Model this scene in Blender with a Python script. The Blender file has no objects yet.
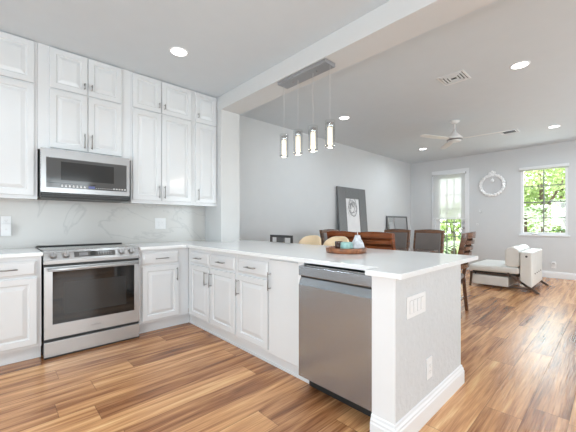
import bpy, bmesh, math, random
from mathutils import Vector, Matrix, Euler
PI = math.pi
R = math.radians
scene = bpy.context.scene
COL = scene.collection
rnd = random.Random(7)

# ------------------------------------------------------------------ camera
cam_d = bpy.data.cameras.new('camera'); cam = bpy.data.objects.new('camera', cam_d); COL.objects.link(cam)
cam.location = (0, 0, 1.162)
cam.rotation_euler = (R(90), 0, R(-43.4))
cam_d.sensor_width = 36; cam_d.lens = 36 * 310 / 576
cam_d.shift_x = -0.5 / 576; cam_d.shift_y = 6.8 / 576
cam_d.clip_start = 0.05; cam_d.clip_end = 300
scene.camera = cam
# ------------------------------------------------------------------ render look
scene.view_settings.view_transform = 'Standard'; scene.view_settings.look = 'None'
scene.view_settings.gamma = 1; scene.view_settings.use_curve_mapping = False
scene.view_settings.exposure = -0.92
scene.cycles.use_denoising = True
scene.cycles.max_bounces = 8; scene.cycles.diffuse_bounces = 5; scene.cycles.glossy_bounces = 4
scene.cycles.transparent_max_bounces = 12; scene.cycles.transmission_bounces = 6
scene.cycles.sample_clamp_indirect = 4.0
scene.cycles.caustics_reflective = False; scene.cycles.caustics_refractive = False
# ------------------------------------------------------------------ world, sun, window daylight, fill lamps
world = bpy.data.worlds.new('sky'); scene.world = world; world.use_nodes = True
wn = world.node_tree.nodes; wb = wn['Background']
wb.inputs[0].default_value = (0.93, 0.97, 1.0, 1); wb.inputs[1].default_value = 7.0
sun_d = bpy.data.lights.new('sun', 'SUN'); sun = bpy.data.objects.new('sun', sun_d); COL.objects.link(sun)
sun_d.energy = 9.0; sun_d.angle = R(3); sun_d.color = (1, 0.96, 0.88)
sun.rotation_euler = Vector((0.30, -0.25, -1)).to_track_quat('-Z', 'Y').to_euler()

def area(name, loc, aim, sx, sy, power, color=(1, 1, 1)):
    d = bpy.data.lights.new(name, 'AREA'); d.shape = 'RECTANGLE'; d.size = sx; d.size_y = sy; d.energy = power; d.color = color
    o = bpy.data.objects.new(name, d); COL.objects.link(o); o.location = loc
    o.rotation_euler = Vector(aim).to_track_quat('-Z', 'Y').to_euler(); return o
# rear and side area lamps added to brighten the room through invented openings
area('rear_fill_lamp', (-2.5, -0.85, 1.25), (1, 0, 0.08), 1.5, 2.1, 76, (0.73, 0.90, 0.98))
area('rear_fill_lamp', (-2.5, 1.45, 1.25), (1, 0, 0.08), 1.5, 2.1, 76, (0.73, 0.90, 0.98))
area('side_fill_lamp', (1.0, -2.5, 1.3), (0, 1, 0.08), 1.7, 2.0, 44, (0.73, 0.90, 0.98))
area('side_fill_lamp', (5.6, -2.5, 1.3), (0, 1, 0.12), 2.6, 2.0, 95, (0.73, 0.90, 0.98))
area('daylight_far', (8.50, 1.07, 1.6), (-1, 0, -0.12), 0.8, 1.3, 30, (0.85, 0.95, 1))
DOWNLIGHT_W = 6

# ------------------------------------------------------------------ materials
def new_mat(name):
    m = bpy.data.materials.new(name); m.use_nodes = True
    return m, m.node_tree.nodes, m.node_tree.links, m.node_tree.nodes['Principled BSDF']

def plain(name, col, rough=0.5, metal=0.0, var=0.03, scale=6, bump=0.0, bscale=60, spec=None, coat=0, stretch=None):
    m, n, l, b = new_mat(name)
    tc = n.new('ShaderNodeTexCoord'); src = tc.outputs['Object']
    if stretch:
        mp = n.new('ShaderNodeMapping'); mp.inputs['Scale'].default_value = stretch; l.new(src, mp.inputs[0]); src = mp.outputs[0]
    nz = n.new('ShaderNodeTexNoise'); nz.inputs['Scale'].default_value = scale; nz.inputs['Detail'].default_value = 4
    l.new(src, nz.inputs['Vector'])
    rp = n.new('ShaderNodeValToRGB')
    rp.color_ramp.elements[0].position = 0.3; rp.color_ramp.elements[1].position = 0.7
    rp.color_ramp.elements[0].color = tuple(max(0, c * (1 - var)) for c in col) + (1,)
    rp.color_ramp.elements[1].color = tuple(min(1, c * (1 + var)) for c in col) + (1,)
    l.new(nz.outputs[0], rp.inputs[0]); l.new(rp.outputs[0], b.inputs['Base Color'])
    b.inputs['Roughness'].default_value = rough; b.inputs['Metallic'].default_value = metal
    if spec is not None: b.inputs['Specular IOR Level'].default_value = spec
    if coat: b.inputs['Coat Weight'].default_value = coat
    if bump:
        n2 = n.new('ShaderNodeTexNoise'); n2.inputs['Scale'].default_value = bscale; n2.inputs['Detail'].default_value = 3
        l.new(src, n2.inputs['Vector'])
        bp = n.new('ShaderNodeBump'); bp.inputs['Strength'].default_value = bump; bp.inputs['Distance'].default_value = 0.01
        l.new(n2.outputs[0], bp.inputs['Height']); l.new(bp.outputs[0], b.inputs['Normal'])
    return m

def emissive(name, col, s):
    m, n, l, b = new_mat(name)
    b.inputs['Base Color'].default_value = col + (1,); b.inputs['Emission Color'].default_value = col + (1,)
    b.inputs['Emission Strength'].default_value = s; return m

def glass_mat(name, tint=(1, 1, 1), refl=0.06, rough=0.02):
    m, n, l, b = new_mat(name); n.remove(b)
    out = n['Material Output']; t = n.new('ShaderNodeBsdfTransparent'); t.inputs[0].default_value = tint + (1,)
    g = n.new('ShaderNodeBsdfGlossy'); g.inputs['Roughness'].default_value = rough
    lw = n.new('ShaderNodeLayerWeight'); pw = n.new('ShaderNodeMath'); pw.operation = 'POWER'; pw.inputs[1].default_value = 2.5
    l.new(lw.outputs['Facing'], pw.inputs[0]); fr = n.new('ShaderNodeMath'); fr.operation = 'MULTIPLY_ADD'; fr.inputs[1].default_value = 0.7; fr.inputs[2].default_value = refl
    l.new(pw.outputs[0], fr.inputs[0])
    mx = n.new('ShaderNodeMixShader'); l.new(fr.outputs[0], mx.inputs[0]); l.new(t.outputs[0], mx.inputs[1]); l.new(g.outputs[0], mx.inputs[2])
    l.new(mx.outputs[0], out.inputs[0]); return m

def steel(name, col=(0.52, 0.525, 0.53), rough=0.26, axis='z', metal=0.62):
    m, n, l, b = new_mat(name)
    tc = n.new('ShaderNodeTexCoord'); mp = n.new('ShaderNodeMapping')
    mp.inputs['Scale'].default_value = (1.5, 1.5, 140) if axis == 'x' else (140, 140, 1.5)
    nz = n.new('ShaderNodeTexNoise'); nz.inputs['Scale'].default_value = 1; nz.inputs['Detail'].default_value = 2
    l.new(tc.outputs['Object'], mp.inputs[0]); l.new(mp.outputs[0], nz.inputs['Vector'])
    mr = n.new('ShaderNodeMapRange'); mr.inputs[3].default_value = rough - 0.015; mr.inputs[4].default_value = rough + 0.02
    l.new(nz.outputs[0], mr.inputs[0]); l.new(mr.outputs[0], b.inputs['Roughness'])
    bp = n.new('ShaderNodeBump'); bp.inputs['Strength'].default_value = 0.004 if axis == 'x' else 0.02; bp.inputs['Distance'].default_value = 0.001
    l.new(nz.outputs[0], bp.inputs['Height'])
    if axis == 'z': l.new(bp.outputs[0], b.inputs['Normal'])
    b.inputs['Base Color'].default_value = col + (1,); b.inputs['Metallic'].default_value = metal
    if axis == 'z':
        tg = n.new('ShaderNodeTangent'); tg.direction_type = 'RADIAL'; tg.axis = 'Z'; l.new(tg.outputs[0], b.inputs['Tangent'])
        b.inputs['Anisotropic'].default_value = 0.75
    return m

def wood_floor():
    m, n, l, b = new_mat('wood_plank_floor')
    def math_(op, a, bb=None):
        q = n.new('ShaderNodeMath'); q.operation = op
        for i, v in enumerate((a, bb)):
            if v is None: continue
            if isinstance(v, (int, float)): q.inputs[i].default_value = v
            else: l.new(v, q.inputs[i])
        return q.outputs[0]
    tc = n.new('ShaderNodeTexCoord'); sx = n.new('ShaderNodeSeparateXYZ'); l.new(tc.outputs['Object'], sx.inputs[0])
    W, Lg = 0.19, 1.25
    ry = math_('DIVIDE', sx.outputs[1], W); row = math_('FLOOR', ry); fyy = math_('FRACT', ry)
    wn1 = n.new('ShaderNodeTexWhiteNoise'); wn1.noise_dimensions = '1D'; l.new(row, wn1.inputs['W'])
    rx = math_('ADD', math_('DIVIDE', sx.outputs[0], Lg), math_('MULTIPLY', wn1.outputs['Value'], 7.0))
    colr = math_('FLOOR', rx); fxx = math_('FRACT', rx)
    cid = n.new('ShaderNodeCombineXYZ'); l.new(row, cid.inputs[0]); l.new(colr, cid.inputs[1])
    wn2 = n.new('ShaderNodeTexWhiteNoise'); wn2.noise_dimensions = '3D'; l.new(cid.outputs[0], wn2.inputs['Vector'])
    # grain, stretched along the plank and shifted from plank to plank
    gv = n.new('ShaderNodeCombineXYZ')
    l.new(math_('ADD', math_('MULTIPLY', sx.outputs[0], 1.1), math_('MULTIPLY', wn2.outputs['Value'], 30)), gv.inputs[0])
    l.new(math_('ADD', math_('MULTIPLY', sx.outputs[1], 14.0), math_('MULTIPLY', wn2.outputs['Value'], 17)), gv.inputs[1])
    g1 = n.new('ShaderNodeTexNoise'); g1.inputs['Scale'].default_value = 1.3; g1.inputs['Detail'].default_value = 5; g1.inputs['Distortion'].default_value = 0.6
    l.new(gv.outputs[0], g1.inputs['Vector'])
    gv2 = n.new('ShaderNodeMapping'); gv2.inputs['Scale'].default_value = (3.5, 9, 1); l.new(gv.outputs[0], gv2.inputs[0])
    g2 = n.new('ShaderNodeTexNoise'); g2.inputs['Scale'].default_value = 1.0; g2.inputs['Detail'].default_value = 3
    l.new(gv2.outputs[0], g2.inputs['Vector'])
    rp = n.new('ShaderNodeValToRGB'); cr = rp.color_ramp
    cr.elements[0].position = 0.0; cr.elements[0].color = FLOOR_C[0] + (1,)
    cr.elements[1].position = 1.0; cr.elements[1].color = FLOOR_C[4] + (1,)
    for p_, c_ in ((0.3, FLOOR_C[1]), (0.5, FLOOR_C[2]), (0.72, FLOOR_C[3])):
        e = cr.elements.new(p_); e.color = c_ + (1,)
    tone = math_('ADD', math_('MULTIPLY', wn2.outputs['Value'], 0.40), math_('ADD', math_('MULTIPLY', g1.outputs[0], 1.25), -0.30))
    tone = math_('ADD', tone, math_('MULTIPLY', math_('SUBTRACT', g2.outputs[0], 0.5), 0.6))
    l.new(tone, rp.inputs[0])
    # narrow dark joints
    def edge(fr, w_):
        a_ = math_('LESS_THAN', fr, w_); b_ = math_('GREATER_THAN', fr, 1 - w_); return math_('MAXIMUM', a_, b_)
    jt = math_('MAXIMUM', edge(fyy, 0.008), edge(fxx, 0.0014))
    mx = n.new('ShaderNodeMix'); mx.data_type = 'RGBA'; l.new(math_('MULTIPLY', jt, 0.55), mx.inputs[0])
    l.new(rp.outputs[0], mx.inputs[6]); mx.inputs[7].default_value = (0.09, 0.045, 0.02, 1)
    l.new(mx.outputs[2], b.inputs['Base Color'])
    b.inputs['Roughness'].default_value = 0.23; b.inputs['Specular IOR Level'].default_value = 0.5
    bp = n.new('ShaderNodeBump'); bp.inputs['Strength'].default_value = 0.5; bp.inputs['Distance'].default_value = 0.003
    fm = n.new('ShaderNodeMapping'); fm.inputs['Scale'].default_value = (14, 75, 1); l.new(tc.outputs['Object'], fm.inputs[0])
    g3 = n.new('ShaderNodeTexNoise'); g3.inputs['Scale'].default_value = 1.0; g3.inputs['Detail'].default_value = 2; l.new(fm.outputs[0], g3.inputs['Vector'])
    l.new(math_('ADD', math_('SUBTRACT', g2.outputs[0], math_('MULTIPLY', jt, 0.6)), math_('MULTIPLY', g3.outputs[0], 0.8)), bp.inputs['Height']); l.new(bp.outputs[0], b.inputs['Normal'])
    return m
FLOOR_C = [(0.085, 0.032, 0.014), (0.28, 0.112, 0.045), (0.48, 0.225, 0.098), (0.69, 0.36, 0.16), (0.88, 0.58, 0.30)]

def marble(name, base, vein, amount=0.5, rough=0.15):
    m, n, l, b = new_mat(name)
    tc = n.new('ShaderNodeTexCoord')
    nz = n.new('ShaderNodeTexNoise'); nz.inputs['Scale'].default_value = 1.1; nz.inputs['Detail'].default_value = 6; nz.inputs['Distortion'].default_value = 1.4
    l.new(tc.outputs['Object'], nz.inputs['Vector'])
    s = n.new('ShaderNodeMath'); s.operation = 'SUBTRACT'; s.inputs[1].default_value = 0.5; l.new(nz.outputs[0], s.inputs[0])
    a = n.new('ShaderNodeMath'); a.operation = 'ABSOLUTE'; l.new(s.outputs[0], a.inputs[0])
    mr = n.new('ShaderNodeMapRange'); mr.inputs[1].default_value = 0.0; mr.inputs[2].default_value = 0.014; mr.inputs[3].default_value = amount; mr.inputs[4].default_value = 0
    l.new(a.outputs[0], mr.inputs[0])
    mx = n.new('ShaderNodeMix'); mx.data_type = 'RGBA'; l.new(mr.outputs[0], mx.inputs[0])
    mx.inputs[6].default_value = base + (1,); mx.inputs[7].default_value = vein + (1,)
    l.new(mx.outputs[2], b.inputs['Base Color']); b.inputs['Roughness'].default_value = rough
    return m

M = {}
M['cab'] = plain('white_cabinet_paint', (0.725, 0.74, 0.755), 0.16, var=0.01)
M['wall'] = plain('grey_white_wall_paint', (0.63, 0.64, 0.65), 0.6, var=0.01, bump=0.05, bscale=120)
M['wallwhite'] = plain('white_wall_paint', (0.665, 0.67, 0.67), 0.6, var=0.01)
M['texwall'] = plain('orange_peel_wall_paint', (0.62, 0.635, 0.65), 0.55, var=0.02, scale=25, bump=0.5, bscale=38)
M['ceil'] = plain('ceiling_paint', (0.645, 0.69, 0.725), 0.8, var=0.01)
M['trim'] = plain('white_trim_paint', (0.79, 0.80, 0.815), 0.35, var=0.01)
M['floor'] = wood_floor()
M['quartz'] = plain('white_quartz', (0.84, 0.855, 0.865), 0.12, var=0.02, scale=3)
M['marble'] = marble('veined_marble_backsplash', (0.63, 0.62, 0.60), (0.45, 0.45, 0.44), 0.5, 0.2)
M['steel'] = steel('brushed_stainless', axis='x')
M['steelv'] = steel('vertical_brushed_stainless', (0.42, 0.455, 0.49), 0.24, 'z', 0.8)
M['nickel'] = plain('brushed_nickel', (0.33, 0.32, 0.31), 0.3, 1.0)
M['chrome'] = plain('chrome', (0.75, 0.75, 0.75), 0.12, 1.0)
M['black'] = plain('black_plastic', (0.02, 0.02, 0.02), 0.4)
M['blackglass'] = plain('black_glass', (0.012, 0.012, 0.012), 0.05, var=0.02, coat=0.3)
M['greyglass'] = plain('smoked_glass', (0.085, 0.085, 0.085), 0.08, var=0.02, coat=0.5)
M['innerglass'] = plain('dark_smoked_glass', (0.035, 0.035, 0.035), 0.10, var=0.02)
M['canopy'] = plain('satin_silver_canopy', (0.36, 0.36, 0.37), 0.35, 0.55)
M['icon'] = plain('pale_printed_icon', (0.75, 0.75, 0.75), 0.5)
M['display'] = emissive('blue_display', (0.10, 0.12, 0.30), 0.25)
M['lcd'] = plain('grey_display', (0.22, 0.22, 0.23), 0.15)
M['ink'] = plain('dark_ink', (0.10, 0.10, 0.10), 0.5)
M['plastic'] = plain('white_plastic', (0.84, 0.85, 0.86), 0.3, var=0.01)
M['slot'] = plain('grey_slot', (0.42, 0.42, 0.42), 0.5)
M['cherry'] = plain('red_brown_wood', (0.20, 0.055, 0.018), 0.16, var=0.45, scale=3, stretch=(1, 1.5, 9), coat=0.5)
M['walnut'] = plain('dark_brown_wood', (0.12, 0.062, 0.035), 0.25, var=0.4, scale=3, stretch=(2, 2, 9), coat=0.4)
M['brown'] = plain('mid_brown_wood', (0.15, 0.068, 0.035), 0.25, var=0.4, scale=3, stretch=(2, 2, 9), coat=0.4)
M['taupe'] = plain('taupe_upholstery', (0.19, 0.165, 0.155), 0.38, var=0.05, scale=8)
M['cream'] = plain('cream_leather', (0.90, 0.71, 0.48), 0.45, var=0.04)
M['darkgrey'] = plain('charcoal_paint', (0.07, 0.07, 0.072), 0.4, var=0.1)
M['frame'] = plain('charcoal_frame', (0.15, 0.152, 0.155), 0.4, var=0.12, scale=14, stretch=(1, 1, 8))
M['paper'] = plain('white_paper', (0.78, 0.78, 0.79), 0.6)
M['leather'] = plain('off_white_leather', (0.72, 0.72, 0.69), 0.4, var=0.04, bump=0.15, bscale=25)
M['leathers'] = plain('grey_white_side_leather', (0.55, 0.55, 0.53), 0.45, var=0.05)
M['bronze'] = plain('dark_bronze_metal', (0.16, 0.125, 0.105), 0.35, 0.8)
M['fan'] = plain('white_fan_enamel', (0.80, 0.80, 0.79), 0.35)
M['glass'] = glass_mat('window_glass')
M['cglass'] = glass_mat('clear_lamp_glass', (0.86, 0.87, 0.87), 0.10)
M['muntin'] = plain('backlit_muntin_grey', (0.20, 0.21, 0.20), 0.4)  # darkness of the backlit bars is put into this grey
M['glow'] = emissive('lamp_glow', (1.0, 0.90, 0.74), 1.55)
M['led'] = emissive('downlight_glow', (1.0, 0.99, 0.97), 9)
M['teal'] = plain('pale_teal_ceramic', (0.30, 0.52, 0.50), 0.3, var=0.18, scale=40)
M['darkcup'] = plain('dark_brown_glass', (0.07, 0.035, 0.03), 0.15, var=0.3)
M['traywood'] = plain('reddish_tray_wood', (0.27, 0.105, 0.045), 0.35, var=0.55, scale=9, stretch=(5, 1, 1))
M['trayrim'] = plain('tray_inner_wood', (0.33, 0.15, 0.07), 0.4, var=0.4, scale=20)
M['bark'] = plain('tree_bark', (0.13, 0.09, 0.06), 0.9, var=0.4, scale=12, bump=0.5)
M['grass'] = plain('lawn', (0.24, 0.34, 0.10), 0.9, var=0.4, scale=3)
M['mesh'] = plain('silver_glass_bead', (0.95, 0.95, 0.96), 0.15, 0.0, var=0.1, scale=60)
M['mirror'] = plain('mirror_glass', (0.80, 0.81, 0.82), 0.03, 1.0, var=0.01)
M['tree_leaf'] = plain('bright_leaf', (0.42, 0.55, 0.22), 0.6, var=0.35, scale=3)
M['leaf_dark'] = plain('deep_leaf', (0.10, 0.20, 0.07), 0.6, var=0.4, scale=3)
M['palm'] = plain('palm_leaf', (0.42, 0.54, 0.36), 0.5, var=0.3, scale=4)
def shade_mat():
    m, n, l, b = new_mat('translucent_shade_fabric'); n.remove(b)
    d = n.new('ShaderNodeBsdfDiffuse'); d.inputs[0].default_value = (0.9, 0.9, 0.9, 1)
    t = n.new('ShaderNodeBsdfTranslucent'); t.inputs[0].default_value = (0.9, 0.9, 0.9, 1)
    wv = n.new('ShaderNodeTexWave'); wv.inputs['Scale'].default_value = 40; wv.bands_direction = 'Z'
    mx = n.new('ShaderNodeMixShader'); mx.inputs[0].default_value = 0.45
    tr = n.new('ShaderNodeBsdfTransparent'); mx2 = n.new('ShaderNodeMixShader'); mx2.inputs[0].default_value = 0.36
    l.new(d.outputs[0], mx.inputs[1]); l.new(t.outputs[0], mx.inputs[2])
    l.new(mx.outputs[0], mx2.inputs[1]); l.new(tr.outputs[0], mx2.inputs[2])
    l.new(mx2.outputs[0], n['Material Output'].inputs[0]); return m
M['shade'] = shade_mat()

# ------------------------------------------------------------------ mesh helpers
class MB:
    def __init__(s): s.bm = bmesh.new()
    def _t(s, vs, mtx):
        if mtx is not None:
            for v in vs: v.co = mtx @ v.co
    def box(s, a, b, mtx=None, bev=0):
        x0, y0, z0 = [min(p, q) for p, q in zip(a, b)]; x1, y1, z1 = [max(p, q) for p, q in zip(a, b)]
        t = bmesh.new()
        v = [t.verts.new(c) for c in ((x0,y0,z0),(x1,y0,z0),(x1,y1,z0),(x0,y1,z0),(x0,y0,z1),(x1,y0,z1),(x1,y1,z1),(x0,y1,z1))]
        for f in ((0,3,2,1),(4,5,6,7),(0,1,5,4),(1,2,6,5),(2,3,7,6),(3,0,4,7)): t.faces.new([v[i] for i in f])
        if bev: bmesh.ops.bevel(t, geom=t.edges[:], offset=bev, segments=2, affect='EDGES', profile=0.5)
        s.merge(t, mtx); return s
    def merge(s, t, mtx=None):
        if mtx is not None: bmesh.ops.transform(t, matrix=mtx, verts=t.verts[:])
        me = bpy.data.meshes.new('tmp'); t.to_mesh(me); t.free(); s.bm.from_mesh(me); bpy.data.meshes.remove(me)
    def cyl(s, p0, p1, r0, r1=None, seg=20, caps=True):
        r1 = r0 if r1 is None else r1; p0, p1 = Vector(p0), Vector(p1); ax = p1 - p0
        q = ax.to_track_quat('Z', 'Y').to_matrix().to_4x4(); t = bmesh.new()
        bmesh.ops.create_cone(t, cap_ends=caps, segments=seg, radius1=r0, radius2=r1, depth=ax.length)
        for f in t.faces: f.smooth = len(f.verts) == 4
        s.merge(t, Matrix.Translation((p0 + p1) / 2) @ q); return s
    def lathe(s, prof, seg=32, c=(0, 0, 0), smooth=True, caps=True):
        rings = []
        for r, z in prof: rings.append([s.bm.verts.new((c[0] + r * math.cos(2*PI*i/seg), c[1] + r * math.sin(2*PI*i/seg), c[2] + z)) for i in range(seg)])
        for a, b in zip(rings, rings[1:]):
            for i in range(seg):
                f = s.bm.faces.new((a[i], a[(i+1) % seg], b[(i+1) % seg], b[i])); f.smooth = smooth
        if caps:
            s.bm.faces.new(list(reversed(rings[0]))); s.bm.faces.new(rings[-1])
        return s
    def prism(s, pts, z0, z1, axis='z', bev=0):
        t = bmesh.new()
        def P(u, v, w): return {'z': (u, v, w), 'x': (w, u, v), 'y': (u, w, v)}[axis]
        a = [t.verts.new(P(u, v, z0)) for u, v in pts]; b = [t.verts.new(P(u, v, z1)) for u, v in pts]
        t.faces.new(a); t.faces.new(b); k = len(pts)
        for i in range(k): t.faces.new((a[i], a[(i+1) % k], b[(i+1) % k], b[i]))
        bmesh.ops.recalc_face_normals(t, faces=t.faces[:])
        if bev: bmesh.ops.bevel(t, geom=t.edges[:], offset=bev, segments=2, affect='EDGES', profile=0.5)
        s.merge(t); return s
    def sphere(s, c, r, sc=(1, 1, 1), seg=16):
        t = bmesh.new(); bmesh.ops.create_uvsphere(t, u_segments=seg, v_segments=max(6, seg // 2), radius=r)
        for f in t.faces: f.smooth = True
        s.merge(t, Matrix.Translation(c) @ Matrix.Diagonal(sc + (1,))); return s
    def panel(s, x0, z0, w, h, rings, back):
        """raised panel seen from -y: rings are (inset, depth y); the back lies at y=back"""
        def ring(i, y): return [s.bm.verts.new(c) for c in ((x0+i, y, z0+i), (x0+w-i, y, z0+i), (x0+w-i, y, z0+h-i), (x0+i, y, z0+h-i))]
        rs = [ring(0, back)] + [ring(i, y) for i, y in rings]
        s.bm.faces.new(list(reversed(rs[0])))
        for a, b in zip(rs, rs[1:]):
            for k in range(4): s.bm.faces.new((a[k], a[(k+1) % 4], b[(k+1) % 4], b[k]))
        s.bm.faces.new(rs[-1]); return s
    def build(s, name, mat, parent=None, loc=(0, 0, 0), rz=0, recalc=True):
        if recalc: bmesh.ops.recalc_face_normals(s.bm, faces=s.bm.faces[:])
        me = bpy.data.meshes.new(name); s.bm.to_mesh(me); s.bm.free()
        me.materials.append(mat); o = bpy.data.objects.new(name, me); COL.objects.link(o)
        o.location = loc; o.rotation_euler = (0, 0, rz)
        if parent: o.parent = parent
        return o
def tag(o, label=None, cat=None, group=None, kind=None):
    if label: o['label'] = label
    if cat: o['category'] = cat
    if group: o['group'] = group
    if kind: o['kind'] = kind
    return o
def thing(name, label, cat, loc=(0, 0, 0), rz=0, group=None):
    o = bpy.data.objects.new(name, None); COL.objects.link(o); o.empty_display_size = 0.1
    o.location = loc; o.rotation_euler = (0, 0, rz); return tag(o, label, cat, group)
def struct(name, mb, mat): return tag(mb.build(name, mat), kind='structure')
def copy_tree(o, parent=None):
    c = o.copy(); COL.objects.link(c); c.parent = parent
    for ch in list(o.children): copy_tree(ch, c)
    return c

CEIL = 2.83
WY = 4.0      # kitchen and dining wall
WX = 8.55     # far living room wall
NX, NY = -2.6, -2.6
# ------------------------------------------------------------------ structure
struct('floor', MB().box((NX-.1, NY-.1, -0.1), (WX+.12, WY+.1, 0)), M['floor'])
struct('ceiling', MB().box((NX-.1, NY-.1, CEIL), (WX+.12, WY+.1, CEIL+.12)), M['ceil'])
struct('wall_dining', MB().box((NX, WY, 0), (WX, WY+.1, CEIL)), M['wall'])
# far wall with the openings of the glazed door and the window
DY0, DY1, DZ = 2.60, 3.32, 2.44
Y0, Y1, Z0, Z1 = 0.68, 1.47, 0.91, 2.36
w = MB()
w.box((WX, DY1, 0), (WX+.12, WY, CEIL)); w.box((WX, DY0, DZ), (WX+.12, DY1, CEIL)); w.box((WX, Y1, 0), (WX+.12, DY0, CEIL))
w.box((WX, Y0, 0), (WX+.12, Y1, Z0)); w.box((WX, Y0, Z1), (WX+.12, Y1, CEIL)); w.box((WX, NY, 0), (WX+.12, Y0, CEIL))
struct('wall_living', w, M['wall'])
# walls behind the camera, with openings added to let light in
w = MB(); zt = 2.35
w.box((NX-.1, NY, 0), (NX, -1.65, CEIL)); w.box((NX-.1, -.05, 0), (NX, .65, CEIL)); w.box((NX-.1, 2.25, 0), (NX, WY, CEIL))
w.box((NX-.1, -1.65, zt), (NX, -.05, CEIL)); w.box((NX-.1, .65, zt), (NX, 2.25, CEIL))
struct('wall_rear', w, M['wall'])
w = MB()
w.box((NX, NY-.1, 0), (.1, NY, CEIL)); w.box((1.9, NY-.1, 0), (4.0, NY, CEIL)); w.box((6.8, NY-.1, 0), (WX, NY, CEIL))
w.box((.1, NY-.1, zt), (1.9, NY, CEIL)); w.box((4.0, NY-.1, zt), (6.8, NY, CEIL))
struct('wall_side', w, M['wall'])
# stub wall at the end of the kitchen run, beam above the peninsula
struct('wall_stub', MB().box((2.152, 3.56, 0), (2.44, WY, CEIL)), M['wallwhite'])
b = struct('trim_1', MB().box((2.149, NY, 2.65), (2.443, WY, CEIL), bev=0.003), M['wallwhite'])
# peninsula half wall (end face and rear face), its white front panel and baseboards
w = MB(); w.box((1.485, .775, 0), (2.455, .905, .884), bev=.002); w.box((2.34, .905, 0), (2.455, 3.56, .884))
struct('wall_peninsula', w, M['texwall'])
struct('trim_2', MB().box((1.475, .773, 0), (1.486, .907, .884), bev=.002), M['trim'])
BB = [(0, 0), (.018, 0), (.018, .09), (.014, .098), (.014, .108), (.008, .118), (.006, .13), (0, .135)]
def baseboard(name, p0, p1, out):
    """profile swept from p0 to p1, standing out towards 'out' (unit 2-vector); ends extended for mitres"""
    mb = MB(); bm = mb.bm; rows = []
    for p in (p0, p1):
        rows.append([bm.verts.new((p[0] + out[0] * d + (p[2] if len(p) > 2 else 0) * d, p[1] + out[1] * d + (p[3] if len(p) > 3 else 0) * d, z)) for d, z in BB])
    k = len(BB)
    for i in range(k - 1): bm.faces.new((rows[0][i], rows[0][i+1], rows[1][i+1], rows[1][i]))
    bm.faces.new(rows[0]); bm.faces.new(list(reversed(rows[1]))); bm.faces.new((rows[0][0], rows[1][0], rows[1][-1], rows[0][-1]))
    return struct(name, mb, M['trim'])
baseboard('baseboard_peninsula_end', (1.475, .775, -1, 0), (2.455, .775, 1, 0), (0, -1))
baseboard('baseboard_peninsula_front', (1.475, .907), (1.475, .775, 0, -1), (-1, 0))
baseboard('baseboard_peninsula_rear', (2.455, .775, 0, -1), (2.455, 3.56), (1, 0))
baseboard('baseboard_living', (WX, NY), (WX, 2.50), (-1, 0))
baseboard('baseboard_corner', (WX, 3.42), (WX, WY), (-1, 0))
baseboard('baseboard_dining', (2.445, WY), (WX, WY), (0, -1))
struct('wall_backsplash', MB().box((-.18, WY-.012, .914), (2.152, WY, 1.46)), M['marble'])

# ------------------------------------------------------------------ far door and window
tr = MB()
for a, b_ in (((WX-.02, DY1, 0), (WX, DY1+.09, DZ)), ((WX-.02, DY0-.09, 0), (WX, DY0, DZ)), ((WX-.02, DY0-.09, DZ), (WX, DY1+.09, DZ+.09))):
    tr.box(a, b_, bev=.004)
struct('trim_3', tr, M['trim'])
dr = MB(); gx = WX + .05
gy0, gy1, gz0, gz1 = DY0 + .10, DY1 - .10, .30, DZ - .12
dr.box((WX+.02, DY0+.002, .005), (WX+.065, gy0, DZ-.002)); dr.box((WX+.02, gy1, .005), (WX+.065, DY1-.002, DZ-.002))
dr.box((WX+.02, gy0, .005), (WX+.065, gy1, gz0)); dr.box((WX+.02, gy0, gz1), (WX+.065, gy1, DZ-.002))
door = struct('door_1', dr, M['trim'])
mt = MB()
for k in (1, 2): yy = gy0 + (gy1 - gy0) * k / 3; mt.box((WX+.025, yy-.009, gz0), (WX+.06, yy+.009, gz1))
for zz in (.81, 1.17, 1.53, 1.89): mt.box((WX+.026, gy0, zz-.009), (WX+.059, gy1, zz+.009))
mt.build('muntin', M['muntin'], door)
MB().box((WX+.04, gy0, gz0), (WX+.044, gy1, gz1)).build('glass_pane', M['glass'], door)
kb = MB(); kb.cyl((WX+.02, DY0+.05, 1.03), (WX-.03, DY0+.05, 1.03), .011); kb.sphere((WX-.045, DY0+.05, 1.03), .028); kb.cyl((WX+.02, DY0+.05, 1.03), (WX+.01, DY0+.05, 1.03), .032)
kb.build('door_knob', M['chrome'], door)
db = MB(); db.cyl((WX+.02, DY0+.05, 1.17), (WX-.002, DY0+.05, 1.17), .026); db.build('deadbolt', M['chrome'], door)

sh = thing('roller_shade', 'white translucent roller shade pulled halfway down over the glazed door', 'shade', (WX-.03, 2.98, 2.42))
m_ = MB(); m_.cyl((0, -.40, 0), (0, .40, 0), .019); m_.build('roller', M['plastic'], sh)
m_ = MB(); m_.box((-.006, -.385, -1.15), (-.004, .385, 0)); m_.build('fabric', M['shade'], sh)
m_ = MB(); m_.box((-.013, -.387, -1.17), (.003, .387, -1.145), bev=.003); m_.build('bottom_rail', M['plastic'], sh)
for s_ in (-1, 1):
    m_ = MB(); m_.box((-.02, s_*.402-.003, -.025), (.029, s_*.402+.003, .025), bev=.001); m_.build('bracket', M['nickel'], sh)

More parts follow.
